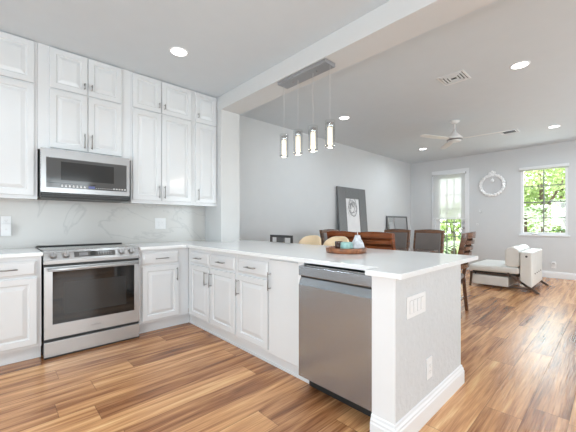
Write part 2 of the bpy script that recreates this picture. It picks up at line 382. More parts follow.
wf = MB(); fx0, fx1 = WX + .01, WX + .08
wf.box((fx0, Y0, Z0), (fx1, Y0+.045, Z1)); wf.box((fx0, Y1-.045, Z0), (fx1, Y1, Z1)); wf.box((fx0, Y0+.045, Z0), (fx1, Y1-.045, Z0+.045)); wf.box((fx0, Y0+.045, Z1-.045), (fx1, Y1-.045, Z1))
win = struct('window_1', wf, M['trim'])
mt = MB(); gc = (Y0 + Y1) / 2
mt.box((fx0+.02, gc-.010, Z0+.045), (fx1-.02, gc+.010, Z1-.045))
for zz in (1.268, 1.61, 1.965): mt.box((fx0+.025, Y0+.045, zz-(.012 if zz == 1.61 else .008)), (fx1-.025, Y1-.045, zz+(.012 if zz == 1.61 else .008)))
mt.build('muntin', M['muntin'], win)
MB().box((WX+.045, Y0+.045, Z0+.045), (WX+.049, Y1-.045, Z1-.045)).build('glass_pane', M['glass'], win)
ln = MB(); ln.box((WX-.03, Y0-.03, Z0-.035), (WX+.012, Y1+.03, Z0-.002), bev=.004); ln.build('window_sill', M['trim'], win)
hd = thing('window_blind', 'white blind rolled up into its slim headrail above the window', 'blind', (WX-.03, gc, 2.335))
MB().box((-.03, -.415, -.005), (.028, .415, .05), bev=.004).build('headrail', M['trim'], hd)
MB().cyl((0, -.405, -.02), (0, .405, -.02), .016).build('rolled_fabric', M['shade'], hd)
cl = thing('window_crank', 'small metal crank handle folded on the sill of the window', 'handle', (WX-.012, gc+.17, Z0))
m_ = MB(); m_.box((-.016, -.05, -.002), (.012, .05, .012), bev=.004); m_.build('base', M['chrome'], cl)
m_ = MB(); m_.cyl((-.01, .03, .014), (-.01, -.07, .02), .005); m_.build('lever', M['chrome'], cl)
# frames of the added, unseen openings behind the camera
def glazed(name, x0, y0, x1, y1):
    f = MB(); L_ = math.hypot(x1-x0, y1-y0); d = Vector((x1-x0, y1-y0, 0)) / L_; ang = math.atan2(d.y, d.x)
    mt = Matrix.Translation((x0, y0, 0)) @ Matrix.Rotation(ang, 4, 'Z')
    for k in (0, .5, 1):
        u = k * (L_ - .07); f.box((u, -.03, .003), (u+.07, .03, zt-.003), mt)
    f.box((.07, -.03, .003), (L_-.07, .03, .1), mt); f.box((.07, -.03, zt-.1), (L_-.07, .03, zt-.003), mt)
    return struct(name, f, M['trim'])
glazed('added_door_2', NX-.05, -1.648, NX-.05, -.052); glazed('added_door_3', NX-.05, .652, NX-.05, 2.248)
glazed('added_window_2', .102, NY-.05, 1.898, NY-.05); glazed('added_window_3', 4.002, NY-.05, 6.798, NY-.05)

# ------------------------------------------------------------------ cabinets
RP = [(0, .003), (.003, 0), (.050, 0), (.055, .010), (.063, .011), (.092, .0015), (.096, .001)]
RS = [(0, .010), (.006, .008), (.020, 0)]          # slab drawer with a bevelled edge
def bar_pull(x, z, length, vertical, parent, y0=0.0, r=.0048):
    h = MB(); hl = length / 2; so = hl * .78
    if vertical:
        h.cyl((x, y0-.032, z-hl), (x, y0-.032, z+hl), r, seg=12)
        for s_ in (-1, 1): h.cyl((x, y0-.032, z+s_*so), (x, y0+.001, z+s_*so), r*.85, seg=10)
    else:
        h.cyl((x-hl, y0-.032, z), (x+hl, y0-.032, z), r, seg=12)
        for s_ in (-1, 1): h.cyl((x+s_*so, y0-.032, z), (x+s_*so, y0+.001, z), r*.85, seg=10)
    return h.build('handle', M['nickel'], parent)
def cab_door(par, x0, x1, z0, z1, handle=None, small=False, flat=False, name='door', hz=None):
    rings = [(0, .003), (.004, 0)] if flat else RP
    d = MB().panel(x0, z0, x1-x0, z1-z0, rings, .0195).build(name, M['cab'], par)
    if handle:
        L_ = .055 if small else .145
        z = hz if hz is not None else z0 + .05 + L_/2
        bar_pull((x0+.028) if handle == 'l' else (x1-.028), z, L_, True, d)
    return d
def cab_drawer(par, x0, x1, z0, z1, length=.13):
    d = MB().panel(x0, z0, x1-x0, z1-z0, RS, .0195).build('drawer', M['cab'], par)
    bar_pull((x0+x1)/2, (z0+z1)/2, min(length, (x1-x0)*.45), False, d); return d
def carcass(par, x0, x1, z0, z1, depth, open_=False):
    return MB().box((x0+.0006, .02, z0), (x1-.0006, depth, z1), bev=.0008).build('cabinet_body', M['cab'], par)
def toe(par, x0, x1, shoe=True):
    t = MB(); t.box((x0, .075, .0015), (x1, .095, .1135)); t.build('toe_kick', M['cab'], par)
FY = 3.35   # door faces of the stove wall base cabinets
BZ0, BZ1 = .114, .8835
c = thing('base_cabinet', 'white base cabinet with one drawer left of the stove', 'cabinet', (0, FY, 0))
carcass(c, -.18, .286, BZ0, BZ1, .635); toe(c, -.18, .286)
cab_door(c, -.15, .256, .140, .700); cab_drawer(c, -.15, .256, .718, .845, .155)
c = thing('base_cabinet', 'white base cabinet with one drawer just right of the stove', 'cabinet', (0, FY, 0))
carcass(c, 1.072, 1.609, BZ0, BZ1, .635); toe(c, 1.072, 1.649)
cab_door(c, 1.10, 1.488, .140, .703, 'r', hz=.60); cab_drawer(c, 1.10, 1.488, .720, .850, .14)
# peninsula units face -X: local x runs towards -Y
FX = 1.59
def pen(label, ya, yb):
    return thing('base_cabinet', label, 'cabinet', (FX, ya, 0), R(-90))
def pl(o, ya, y): return ya - y
for (ya, yb, d0, d1, hs, label) in (
        (3.3692, 2.862, 3.293, 2.884, 'r', 'narrow white drawer-and-door cabinet nearest the inner corner of the peninsula'),
        (2.862, 2.382, 2.842, 2.405, 'l', 'white drawer-and-door cabinet, middle one of three on the peninsula'),
        (2.382, 1.918, 2.358, 1.930, 'l', 'white drawer-and-door cabinet beside the plain flat panel of the peninsula')):
    c = pen(label, ya, yb)
    carcass(c, 0, ya-yb, BZ0, BZ1, .61)
    ex = -.054 if ya > 3.3 else 0
    t = MB(); t.box((ex, .06, .0015), (ya-yb, .08, .1135)); t.box((ex, .052, .0015), (ya-yb, .0595, .018)); t.build('toe_kick', M['cab'], c)
    cab_door(c, ya-d0, ya-d1, .135, .698, hs, hz=.585); cab_drawer(c, ya-d0, ya-d1, .716, .842, .135)
c = pen('plain white flat-fronted pull-out cabinet between drawers and dishwasher', 1.918, 1.51)
carcass(c, 0, 1.918-1.508, BZ0, BZ1, .61)
t = MB(); t.box((0, .06, .0015), (.41, .08, .1135)); t.box((0, .052, .0015), (.41, .0595, .018)); t.build('toe_kick', M['cab'], c)
cab_door(c, .004, .345, .118, .868, 'l', flat=True, hz=.70)
MB().box((.350, -.012, .112), (.4085, .0194, .883), bev=.0015).build('filler_panel', M['trim'], c)

UY = 3.65
def upper(label, x0, x1, z0, ds, grp=None):
    c = thing('wall_cabinet', label, 'cabinet', (0, UY, 0))
    MB().box((x0+.0006, .02, z0), (x1-.0006, .337, CEIL-.002), bev=.0008).build('cabinet_body', M['cab'], c)
    if z0 < 1.6: MB().box((x0+.002, .012, z0-.012), (x1-.002, .05, z0-.0003), bev=.002).build('light_rail', M['cab'], c)
    for (a, b_, zl, hs) in ds:
        cab_door(c, a, b_, 2.440, 2.817, hs, small=True); cab_door(c, a, b_, zl, 2.424, hs, hz=zl+.10)
    return c
upper('tall white wall cabinet left of the microwave', -.18, .283, 1.392, [(-.15, .258, 1.412, None)])
upper('short white two-door wall cabinet directly above the microwave', .283, 1.082, 1.846, [(.370, .674, 1.872, 'r'), (.680, .986, 1.872, 'l')])
upper('tall white two-door wall cabinet right of the microwave', 1.082, 1.812, 1.392, [(1.099, 1.408, 1.418, 'r'), (1.416, 1.783, 1.418, 'l')])
upper('narrow tall white single-door wall cabinet beside the stub wall', 1.812, 2.150, 1.392, [(1.840, 2.138, 1.418, 'l')])

# ------------------------------------------------------------------ worktops
wt = MB().box((-.18, 3.313, .8845), (.292, WY-.013, .914), bev=.003).build('countertop', M['quartz'])
tag(wt, 'short white quartz countertop left of the stove', 'countertop')
wt = MB().prism([(1.068, 3.985), (1.068, 3.313), (1.555, 3.313), (1.555, .915), (1.42, .915), (1.42, .713), (2.64, .713), (2.64, 3.98), (2.446, 3.98), (2.446, 3.555), (2.147, 3.555), (2.147, 3.985)], .8845, .914, bev=.003).build('countertop', M['quartz'])
tag(wt, 'long L-shaped white quartz countertop over the peninsula', 'countertop')

# ------------------------------------------------------------------ text helper
def lettering(name, txt, size, mat, parent, loc, rot=(R(90), 0, 0), ext=.0004):
    cu = bpy.data.curves.new(name, 'FONT'); cu.body = txt; cu.size = size; cu.extrude = ext; cu.align_x = 'CENTER'; cu.align_y = 'CENTER'
    tmp = bpy.data.objects.new(name + '_tmp', cu); COL.objects.link(tmp)
    dg = bpy.context.evaluated_depsgraph_get(); me = bpy.data.meshes.new_from_object(tmp.evaluated_get(dg))
    bpy.data.objects.remove(tmp); me.materials.clear(); me.materials.append(mat)
    o = bpy.data.objects.new(name, me); COL.objects.link(o); o.parent = parent; o.location = loc; o.rotation_euler = rot; return o

# ------------------------------------------------------------------ range
rg = thing('range', 'stainless steel slide-in range with black glass oven door', 'stove', (.296, 3.33, 0))
RW = .767
MB().box((.003, .022, .03), (RW-.003, .64, .902)).build('body', M['black'], rg)
MB().box((.0, .075, .902), (RW, .655, .922), bev=.003).build('cooktop', M['blackglass'], rg)
MB().box((-.002, .60, .922), (RW+.002, .655, .931), bev=.002).build('rear_trim', M['black'], rg)
# sloped control panel
pn = MB(); pn.prism([(-.004, .805), (-.006, .835), (.030, .918), (.085, .926), (.085, .805)], 0, RW, 'x', bev=.002)
cp = pn.build('control_panel', M['steel'], rg)
def on_panel(z): return -.006 + (z-.835) / (.918-.835) * .036
sl = math.atan2(.036, .083); nv = Vector((0, -math.cos(sl), math.sin(sl)))
for xk in (.066, .158, .603, .694):
    k = MB(); p0 = Vector((xk, on_panel(.877), .877))
    k.cyl(p0 + nv*.0062, p0 + nv*.034, .0245, .021, 28)
    kk = k.build('knob', M['canopy'], rg)
    sk_ = MB(); sk_.cyl(p0 - nv*.002, p0 + nv*.006, .031, .029, 28); sk_.build('skirt', M['nickel'], kk)
    g = MB(); q0 = p0 + nv*.037; g.box((-.004, -.021, -.005), (.004, .021, .004), Matrix.Translation(q0) @ nv.to_track_quat('Z', 'Y').to_matrix().to_4x4(), bev=.0015); g.build('grip', M['steel'], kk)
pq = Matrix.Translation((0, on_panel(.877), .877)) @ Matrix.Rotation(-sl, 4, 'X')
d_ = MB(); d_.box((.218, -.002, -.026), (.548, .003, .026), pq, bev=.001); ds_ = d_.build('display_panel', M['greyglass'], rg)
e_ = MB(); e_.box((.255, -.0035, -.014), (.325, -.001, .014), pq); e_.build('screen', M['lcd'], ds_)
e_ = MB(); e_.cyl(pq @ Vector((.362, -.0015, 0)), pq @ Vector((.362, -.012, 0)), .021, seg=28); e_.build('center_dial', M['black'], ds_)
e_ = MB(); e_.bm.free(); e_.bm = bmesh.new()
bmesh.ops.create_cone(e_.bm, cap_ends=False, segments=28, radius1=.022, radius2=.022, depth=.004)
bmesh.ops.transform(e_.bm, matrix=pq @ Matrix.Translation((.362, -.0135, 0)) @ Matrix.Rotation(R(90), 4, 'X'), verts=e_.bm.verts[:]); e_.build('dial_ring', M['chrome'], ds_)
e_ = MB()
for k in range(6):
    for j in range(2): e_.box((.405+k*.021, -.003, -.010+j*.016), (.410+k*.021, -.0018, -.008+j*.016), pq)
e_.build('printed_icons', M['icon'], ds_)
# oven door: frame, window, handle
GX0, GX1, GZ0, GZ1 = .060, .716, .288, .742
dm = MB(); 
dm.box((.003, -.012, .169), (GX0, .02, .783)); dm.box((GX1, -.012, .169), (RW-.003, .02, .783)); dm.box((GX0, -.012, .169), (GX1, .02, GZ0)); dm.box((GX0, -.012, GZ1), (GX1, .02, .783))
od = dm.build('oven_door', M['steel'], rg)
MB().box((GX0-.001, -.0085, GZ0-.001), (GX1+.001, .018, GZ1+.001)).build('door_glass', M['blackglass'], od)
iw = MB(); iw.box((GX0+.075, -.0095, GZ0+.075), (GX1-.075, -.0086, GZ1-.10)); iw.build('inner_window', M['innerglass'], od)
hn = MB(); hn.cyl((.022, -.052, .762), (RW-.022, -.052, .762), .013, seg=20)
for xx in (.05, RW-.05): hn.box((xx-.012, -.052, .752), (xx+.012, -.011, .772), bev=.002)
hn.build('handle', M['steel'], od)
lettering('logo', 'SAMSUNG', .017, M['ink'], od, (RW/2, -.0125, .222))
MB().box((.003, -.012, .015), (RW-.003, .02, .142), bev=.003).build('warming_drawer', M['steel'], rg)
MB().box((.004, -.006, .0015), (RW-.004, .60, .0145)).build('plinth', M['black'], rg)

# ------------------------------------------------------------------ microwave
mw = thing('microwave', 'stainless over-the-range microwave under the short wall cabinet', 'microwave', (.297, 3.575, 1.392))
MW = .746
MB().box((.0, .03, .012), (MW, .41, .455), bev=.003).build('body', M['steel'], mw)
fr = MB(); g0, g1, h0, h1 = .040, MW-.030, .098, .375
fr.box((0, 0, .052), (g0, .03, .455)); fr.box((g1, 0, .052), (MW, .03, .455)); fr.box((g0, 0, .052), (g1, .03, h0)); fr.box((g0, 0, h1), (g1, .03, .455))
md = fr.build('door', M['steel'], mw)
MB().box((g0-.001, .003, h0-.001), (g1+.001, .028, h1+.001)).build('door_glass', M['greyglass'], md)
MB().box((g0, .0015, h0+.042), (g0+.39, .0032, h0+.047)).build('glass_line', M['blackglass'], md)
MB().box((g0+.11, .0022, h0+.075), (g1-.12, .0031, h1-.03)).build('inner_window', M['innerglass'], md)
ic = MB()
for k in range(7): ic.box((.152+k*.030, .0015, h0+.012), (.166+k*.030, .0029, h0+.020)); ic.box((.154+k*.030, .0015, h0+.024), (.163+k*.030, .0029, h0+.030))
for k in range(9): ic.box((.435+k*.017, .0015, h0+.014), (.441+k*.017, .0029, h0+.019))
for k in range(5): ic.box((.590+k*.026, .0015, h0+.013), (.603+k*.026, .0029, h0+.026))
ic.build('printed_icons', M['icon'], md)
MB().box((.372, .0012, h0+.010), (.425, .0029, h0+.032)).build('display', M['display'], md)
MB().box((.004, .006, .0), (MW-.004, .40, .0115)).build('grease_filter', M['black'], mw)
vg = MB(); vg.box((.0, .008, .014), (MW, .03, .050)); 
vv = vg.build('vent_grille', M['black'], mw)
vl = MB()
for k in range(2): vl.box((.01, .002, .019+k*.016), (MW-.01, .0075, .026+k*.016))
vl.build('louver', M['darkgrey'], vv)

# ------------------------------------------------------------------ dishwasher, faces -X
dw = thing('dishwasher', 'stainless steel dishwasher built into the peninsula beside its end wall', 'dishwasher', (1.52, 1.507, 0), R(-90))
DWW = .592
MB().box((.003, .055, .112), (DWW-.003, .60, .868)).build('body', M['black'], dw)
pr = MB(); pr.prism([(0, .112), (0, .738), (.004, .745), (.020, .786), (.042, .788), (.042, .802), (.002, .802), (0, .805), (0, .862), (.004, .866), (.050, .866), (.050, .112)], .002, DWW-.002, 'x')
dd = pr.build('door', M['steelv'], dw)
MB().box((.004, .0205, .7875), (DWW-.004, .0415, .8015)).build('handle_recess', M['black'], dd)
cs = MB().box((.045, .004, .866), (DWW-.02, .034, .8715), bev=.001).build('control_strip', M['greyglass'], dw)
ic = MB()
for k in range(17): ic.box((.065+k*.029, .010, .8715), (.083+k*.029, .024, .8722))
ic.build('printed_icons', M['icon'], cs)
MB().box((.004, .105, .004), (DWW-.004, .125, .1115)).build('kick_plate', M['black'], dw)
for xx in (.04, DWW-.04):
    for yy in (.15, .56): MB().cyl((xx, yy, .0015), (xx, yy, .112), .012).build('levelling_foot', M['black'], dw)

# ------------------------------------------------------------------ switches and outlets
def plate(name, label, cat, loc, rz, w_, h_, kind):
    o = thing(name, label, cat, loc, rz)
    MB().box((-w_/2, -.006, -h_/2), (w_/2, -.0003, h_/2), bev=.002).build('cover_plate', M['plastic'], o)
    if kind == 'switch':
        nsw = max(1, round(w_ / .058)); st = w_ / (nsw + .2)
        for k in range(nsw):
            u = (k - (nsw-1)/2) * .046
            MB().box((u-.017, -.0092, -.034), (u+.017, -.0062, .034), bev=.002).build('rocker', M['plastic'], o)
            MB().box((u-.0185, -.0066, -.0355), (u+.0185, -.00605, .0355)).build('gap', M['slot'], o)
    elif kind == 'outlet':
        cols = 2 if w_ > .1 else 1
        for k in range(cols):
            u = (k - (cols-1)/2) * .046
            rc = MB().box((u-.0165, -.0085, -.033), (u+.0165, -.0062, .033), bev=.002).build('receptacle', M['plastic'], o)
            sl_ = MB()
            for z in (-.018, .018):
                sl_.box((u-.008, -.0092, z-.004), (u-.006, -.0086, z+.006)); sl_.box((u+.006, -.0092, z-.004), (u+.008, -.0086, z+.006)); sl_.cyl((u, -.0092, z-.011), (u, -.0086, z-.011), .003, seg=10)
            sl_.build('slot', M['slot'], rc)
    elif kind == 'blank':
        MB().box((-.017, -.0075, -.034), (.017, -.0062, .034), bev=.001).build('insert', M['plastic'], o)
    return o
plate('switch_plate', 'white four-gang switch plate on the grey peninsula end wall', 'switch', (1.718, .7745, .702), 0, .235, .118, 'switch')
plate('wall_outlet', 'white outlet low on the grey peninsula end wall', 'outlet', (1.892, .7745, .292), 0, .078, .125, 'outlet')
plate('wall_outlet', 'white double outlet on the marble backsplash right of the stove', 'outlet', (1.526, WY-.0125, 1.153), 0, .135, .140, 'outlet')
plate('wall_outlet', 'white outlet at the left edge of the backsplash, behind a plugged-in device', 'outlet', (.074, WY-.0125, 1.165), 0, .075, .122, 'outlet')
pf = thing('plug_in_device', 'white box plugged into the outlet left of the stove', 'plug-in device', (.074, WY-.0225, 1.10))
MB().box((-.037, -.045, -.062), (.037, -.0002, .055), bev=.006).build('housing', M['plastic'], pf)
MB().cyl((0, -.0455, .0), (0, -.0470, .0), .008).build('button', M['icon'], pf)
plate('wall_outlet', 'white outlet low on the living room wall near the corner of the armchair', 'outlet', (WX-.0003, .905, .265), R(-90), .08, .125, 'outlet')
nl = thing('night_light', 'small white night light plugged into the far living room outlet', 'night light', (WX-.0105, .905, .315), R(-90))
MB().box((-.03, -.035, -.02), (.03, -.0002, .03), bev=.006).build('housing', M['plastic'], nl)
MB().box((-.02, -.037, -.018), (.02, -.0352, -.004)).build('sensor', M['slot'], nl)
th = thing('thermostat', 'small round white thermostat on the wall between door and wreath', 'thermostat', (WX-.0003, 2.27, 1.44), R(-90))
MB().cyl((0, -.0003, 0), (0, -.02, 0), .042, .038, 24).build('housing', M['wall'], th)
MB().cyl((0, -.0203, 0), (0, -.022, 0), .022, .022, 24).build('dial', M['plastic'], th)
bs = thing('wall_button', 'tiny grey wall button below the thermostat', 'switch', (WX-.0003, 2.33, 1.125), R(-90))
MB().box((-.022, -.010, -.022), (.022, -.0003, .022), bev=.003).build('plate', M['plastic'], bs)
MB().cyl((0, -.0102, 0), (0, -.016, 0), .011).build('button', M['slot'], bs)

# ------------------------------------------------------------------ ceiling fittings
def downlight(x, y, label, r=.075, watts=None):
    o = thing('recessed_light', label, 'ceiling light', (x, y, CEIL), 0, 'round recessed ceiling lights')
    MB().lathe([(r+.014, -.0008), (r+.012, -.006), (r, -.006), (r-.002, -.0008)], 32, caps=False).build('trim_ring', M['trim'], o)
    MB().lathe([(.0005, -.0009), (r, -.0009), (r, -.003), (.0005, -.003)], 32, caps=False).build('lens', M['led'], o)
    d = bpy.data.lights.new('downlight', 'AREA'); d.shape = 'DISK'; d.size = .15; d.energy = watts or DOWNLIGHT_W; d.color = (.84, .94, 1); d.spread = R(170 if x > 3 else 120)
    lo = bpy.data.objects.new('downlight', d); COL.objects.link(lo); lo.parent = o; lo.location = (0, 0, -.012)
downlight(1.30, 2.93, 'round recessed light above the stove side of the kitchen')
downlight(4.03, .70, 'round recessed light nearest the camera in the living room ceiling, right of the square vent', watts=24)
downlight(4.03, 2.97, 'round recessed light above the dining wall, seen right of the glass pendants', watts=14)
downlight(7.03, .74, 'round recessed light above the armchair, right of the slim vent', watts=34)
downlight(7.01, 3.0, 'round recessed light by the far corner, left below the ceiling fan', watts=24)
# lights of the same grid behind and beside the frame, needed for the room's own light
for (x, y) in ((.08, 2.94), (.15, 1.38), (1.38, 1.34), (-1.2, 1.4)):
    d = bpy.data.lights.new('downlight', 'AREA'); d.shape = 'DISK'; d.size = .15; d.energy = DOWNLIGHT_W; d.spread = R(120); d.color = (.84, .94, 1)
    lo = bpy.data.objects.new('downlight', d); COL.objects.link(lo); lo.location = (x, y, CEIL-.012)

def vent(x, y, label, s=.14, nl_=3):
    o = thing('ceiling_vent', label, 'vent', (x, y, CEIL))
    f = MB()
    def rect(a0, a1, z0, z1):
        for p, q in (((-a1, -a1), (a1, -a0)), ((-a1, a0), (a1, a1)), ((-a1, -a0), (-a0, a0)), ((a0, -a0), (a1, a0))): f.box((p[0], p[1], z0), (q[0], q[1], z1))
    rect(s-.02, s, -.008, -.0006); f.build('frame', M['trim'], o)
    MB().box((-s+.021, -s+.021, -.003), (s-.021, s-.021, -.0008)).build('duct', M['black'], o)
    f = MB()
    for k in range(nl_):
        a1 = s - .030 - k*.032; rect(a1-.014, a1, -.012, -.0032)
    f.build('louvers', M['trim'], o)
vent(3.835, 1.285, 'square white ceiling vent nearer the beam')
vent(6.83, 1.345, 'square ceiling vent with dark slots beyond the fan blade', nl_=1)

fn = thing('ceiling_fan', 'white three-blade ceiling fan hanging over the living area', 'ceiling fan', (5.47, 1.82, CEIL))
MB().lathe([(.075, -.001), (.075, -.012), (.045, -.035), (.015, -.04)], 28).build('canopy', M['fan'], fn)
MB().cyl((0, 0, -.038), (0, 0, -.19), .013).build('downrod', M['fan'], fn)
MB().lathe([(.018, -.15), (.035, -.19), (.075, -.235), (.115, -.275), (.12, -.30)], 32).build('motor_housing', M['fan'], fn)
MB().lathe([(.118, -.3005), (.118, -.315), (.06, -.322)], 32).build('motor_ring', M['nickel'], fn)
MB().lathe([(.10, -.3225), (.09, -.335), (.04, -.342)], 32).build('light_cap', M['fan'], fn)
bl = MB().prism([(.10, -.035), (.40, -.055), (.66, -.045), (.69, -.02), (.69, .02), (.66, .045), (.40, .05), (.10, .035)], -.003, .003, 'z', bev=.001)
bl0 = bl.build('blade', M['fan'], fn); bl0.location = (0, 0, -.30)
for i, a in enumerate((156, 36, -84)):
    o = bl0 if i == 0 else bl0.copy()
    if i: COL.objects.link(o); o.parent = fn
    o.rotation_euler = (R(9), 0, R(a))

# ------------------------------------------------------------------ pendant fixture on the beam
pf = thing('pendant_light', 'silver linear pendant fixture on the beam with four glass cylinder lights', 'pendant light', (2.235, 2.13, 2.65))
MB().box((-.072, -.328, -.036), (.072, .328, -.0004), bev=.004).build('canopy', M['canopy'], pf)
for y in (-.16, .16): MB().cyl((0, y, -.0365), (0, y, -.044), .007).build('mounting_screw', M['nickel'], pf)
for i, (yy, zt_, zb) in enumerate(((2.433, 2.108, 1.866), (2.223, 2.110, 1.860), (2.018, 2.105, 1.856), (1.808, 2.107, 1.858))):
    y = yy - 2.13; t_ = zt_ - 2.65; b_ = zb - 2.65
    cd = MB().cyl((0, y, -.036), (0, y, t_-.02), .0014, seg=8).build('cord', M['icon'], pf)
    sh_ = MB().cyl((0, y, t_-.005), (0, y, b_), .046, seg=32, caps=False).build('glass_shade', M['cglass'], pf)
    gl_ = MB().lathe([(.046, 0), (.043, 0), (.043, .012), (.046, .012)], 32, (0, y, b_), caps=False).build('bottom_rim', M['chrome'], sh_)
    MB().lathe([(.010, t_-.015), (.030, t_-.025), (.030, t_-.065), (.025, t_-.07)], 24, (0, y, 0)).build('lamp_cap', M['chrome'], pf)
    cr_ = MB()
    for k in range(10):
        a = 2*PI*k/10; cr_.cyl((.017*math.cos(a), y+.017*math.sin(a), t_-.071), (.017*math.cos(a), y+.017*math.sin(a), b_+.012), .007, seg=8)
    cr_.build('crystal_core', M['glow'], pf)
    d = bpy.data.lights.new('pendant_bulb', 'POINT'); d.energy = 3.0; d.color = (1, .9, .75); d.shadow_soft_size = .03
    lo = bpy.data.objects.new('pendant_bulb', d); COL.objects.link(lo); lo.parent = pf; lo.location = (0, y, b_-.03)

# ------------------------------------------------------------------ things on the peninsula
TX, TY, TZ = 2.135, 1.555, .914
ty = thing('wooden_tray', 'round reddish wooden tray on the white peninsula counter', 'tray', (TX, TY, TZ), R(20))
MB().lathe([(.156, .0006), (.165, .004), (.172, .040), (.168, .043), (.160, .040), (.155, .012)], 48).build('tray_body', M['traywood'], ty)
MB().lathe([(.02, .0122), (.146, .0122), (.146, .014), (.02, .014)], 48).build('tray_floor', M['trayrim'], ty)
cu = thing('candle_cup', 'short dark brown cup on the left of the wooden tray', 'cup', (TX-.012, TY+.066, TZ+.0145))
MB().lathe([(.026, 0), (.032, .004), (.034, .075), (.031, .075), (.029, .010)], 28).build('cup_body', M['darkcup'], cu)
MB().lathe([(.001, .0105), (.0285, .0105), (.029, .035), (.001, .035)], 28).build('wax', M['paper'], cu)
tj = thing('candle_jar', 'squat pale teal jar in the middle of the wooden tray', 'jar', (TX-.042, TY-.035, TZ+.0145))
MB().lathe([(.040, 0), (.049, .006), (.052, .040), (.047, .070), (.040, .075), (.033, .068), (.034, .02)], 32).build('jar_body', M['teal'], tj)
MB().lathe([(.001, .045), (.0335, .045), (.034, .052), (.001, .052)], 28).build('wax', M['paper'], tj)
vs = thing('geometric_vase', 'pale faceted diffuser vase with a narrow neck on the right of the tray', 'vase', (TX+.055, TY-.075, TZ+.0145))
vm = MB().lathe([(.045, 0), (.060, .03), (.050, .065), (.030, .100), (.022, .125), (.024, .130), (.016, .130), (.014, .09)], 8, smooth=False)
vm.build('vase_body', plain('pale_marbled_ceramic', (0.62, 0.64, 0.68), 0.3, var=0.3, scale=30), vs)
rd = MB()
for k in range(4): rd.cyl((0, 0, .10), (.010*math.cos(k*1.6), .010*math.sin(k*1.6), .158), .0016, seg=6)
rd.build('reed', M['cherry'], vs)

# ------------------------------------------------------------------ dining chairs, stools, table
def chair_back_curve(x, depth=.030, w_=.23): return depth * (1 - (x / w_) ** 2)
def dining_chair(label, loc, rz, wood, pad=True, bow=.022, grp='ladder-back dining chairs around the table'):
    """faces local +y; rear slats look to -y"""
    o = thing('dining_chair', label, 'chair', loc, rz, grp)
    def xf(z): return -.20 - .11 * max(0, (z-.46)) / .58       # leaning back
    for s_ in (-1, 1):
        p = MB(); pts = [(-.245, 0), (-.205, .45), (xf(.75), .75), (xf(1.04), 1.04), (xf(1.04)+.030, 1.04), (xf(.75)+.036, .75), (-.165, .45), (-.205, 0)]
        p.prism(pts, s_*.222-.017, s_*.222+.017, 'x', bev=.003); p.build('rear_leg', wood, o)
        MB().box((s_*.215-.02, .19, .0), (s_*.215+.02, .23, .42), bev=.003).build('front_leg', wood, o)
    MB().box((-.215, -.18, .36), (.215, .205, .425), bev=.004).build('seat_frame', wood, o)
    MB().box((-.235, -.195, .425), (.235, .235, .485), bev=.02).build('seat', M['taupe'], o)
    for i, z in enumerate((.60, .675, .75, .825, .90, .972)):
        hgt = .046 if i < 5 else .068; sm = MB(); n_ = 9; rows = []
        for k in range(n_):
            x = -.206 + .412 * k / (n_-1); y = xf(z) - .002 - chair_back_curve(x, bow)
            crown = .012 * (1 - (x/.206)**2) if i == 5 else 0
            rows.append([sm.bm.verts.new(v) for v in ((x, y, z), (x, y+.016, z), (x, y+.012, z+hgt+crown), (x, y-.004, z+hgt+crown))])
        for a, b_ in zip(rows, rows[1:]):
            for k in range(4): sm.bm.faces.new((a[k], a[(k+1) % 4], b_[(k+1) % 4], b_[k]))
        sm.bm.faces.new(rows[0]); sm.bm.faces.new(rows[-1]); sm.build('slat', wood, o)
    # framed upholstered front panel
    la = math.atan2(.11, .58); mt = Matrix.Translation((0, xf(.58)+.034, .58)) @ Matrix.Rotation(la, 4, 'X')
    f = MB(); f.box((-.238, 0, .415), (.238, .022, .462), mt, bev=.003); f.box((-.238, 0, -.02), (-.205, .022, .415), mt, bev=.003); f.box((.205, 0, -.02), (.238, .022, .415), mt, bev=.003); f.box((-.205, 0, -.03), (.205, .022, .01), mt, bev=.003); f.box((-.204, .001, .01), (.204, .010, .416), mt)
    if pad: f.build('backrest_frame', wood, o)
    if pad: MB().box((-.204, .0102, .011), (.204, .030, .414), mt, bev=.008).build('backrest_pad', M['taupe'], o)
    MB().box((-.20, -.21, .17), (.20, -.19, .195)).build('stretcher', wood, o)
    for s_ in (-1, 1): MB().box((s_*.215-.008, -.21, .14), (s_*.215+.008, .20, .165)).build('stretcher', wood, o)
    return o
# placing: rz turns local +y (facing) to the table
dining_chair('glossy red-brown dining chair, its slatted back to the counter, right behind the vase', (3.74, 2.07, 0), R(-90), M['cherry'])
dining_chair('glossy red-brown dining chair, its slatted back to the counter, partly behind the right cream stool', (3.74, 2.60, 0), R(-90), M['cherry'])
dining_chair('dark brown dining chair with grey padded back, in front of the glazed door and shade', (4.92, 2.12, 0), R(90), M['brown'])
dining_chair('dark brown dining chair with grey padded back, just under the small leaning mirror', (4.92, 2.68, 0), R(90), M['brown'])
dining_chair('dark dining chair at the far table end, showing between the two cream stools', (4.24, 3.16, 0), R(180), M['walnut'])
dining_chair('red-brown dining chair seen edge-on beside the counter corner, one leg on the open floor', (4.30, 1.56, 0), R(7), M['brown'], bow=.055)

tb = thing('dining_table', 'dark wooden dining table behind the peninsula', 'table', (4.33, 2.38, 0))
MB().box((-.48, -.54, .72), (.48, .50, .755), bev=.006).build('tabletop', M['walnut'], tb)
MB().box((-.40, -.44, .63), (.40, .42, .72)).build('apron', M['walnut'], tb)
for sx_ in (-1, 1):
    for yy in (-.42, .40): MB().box((sx_*.29-.035, yy-.035, 0), (sx_*.29+.035, yy+.035, .63), bev=.004).build('leg', M['walnut'], tb)

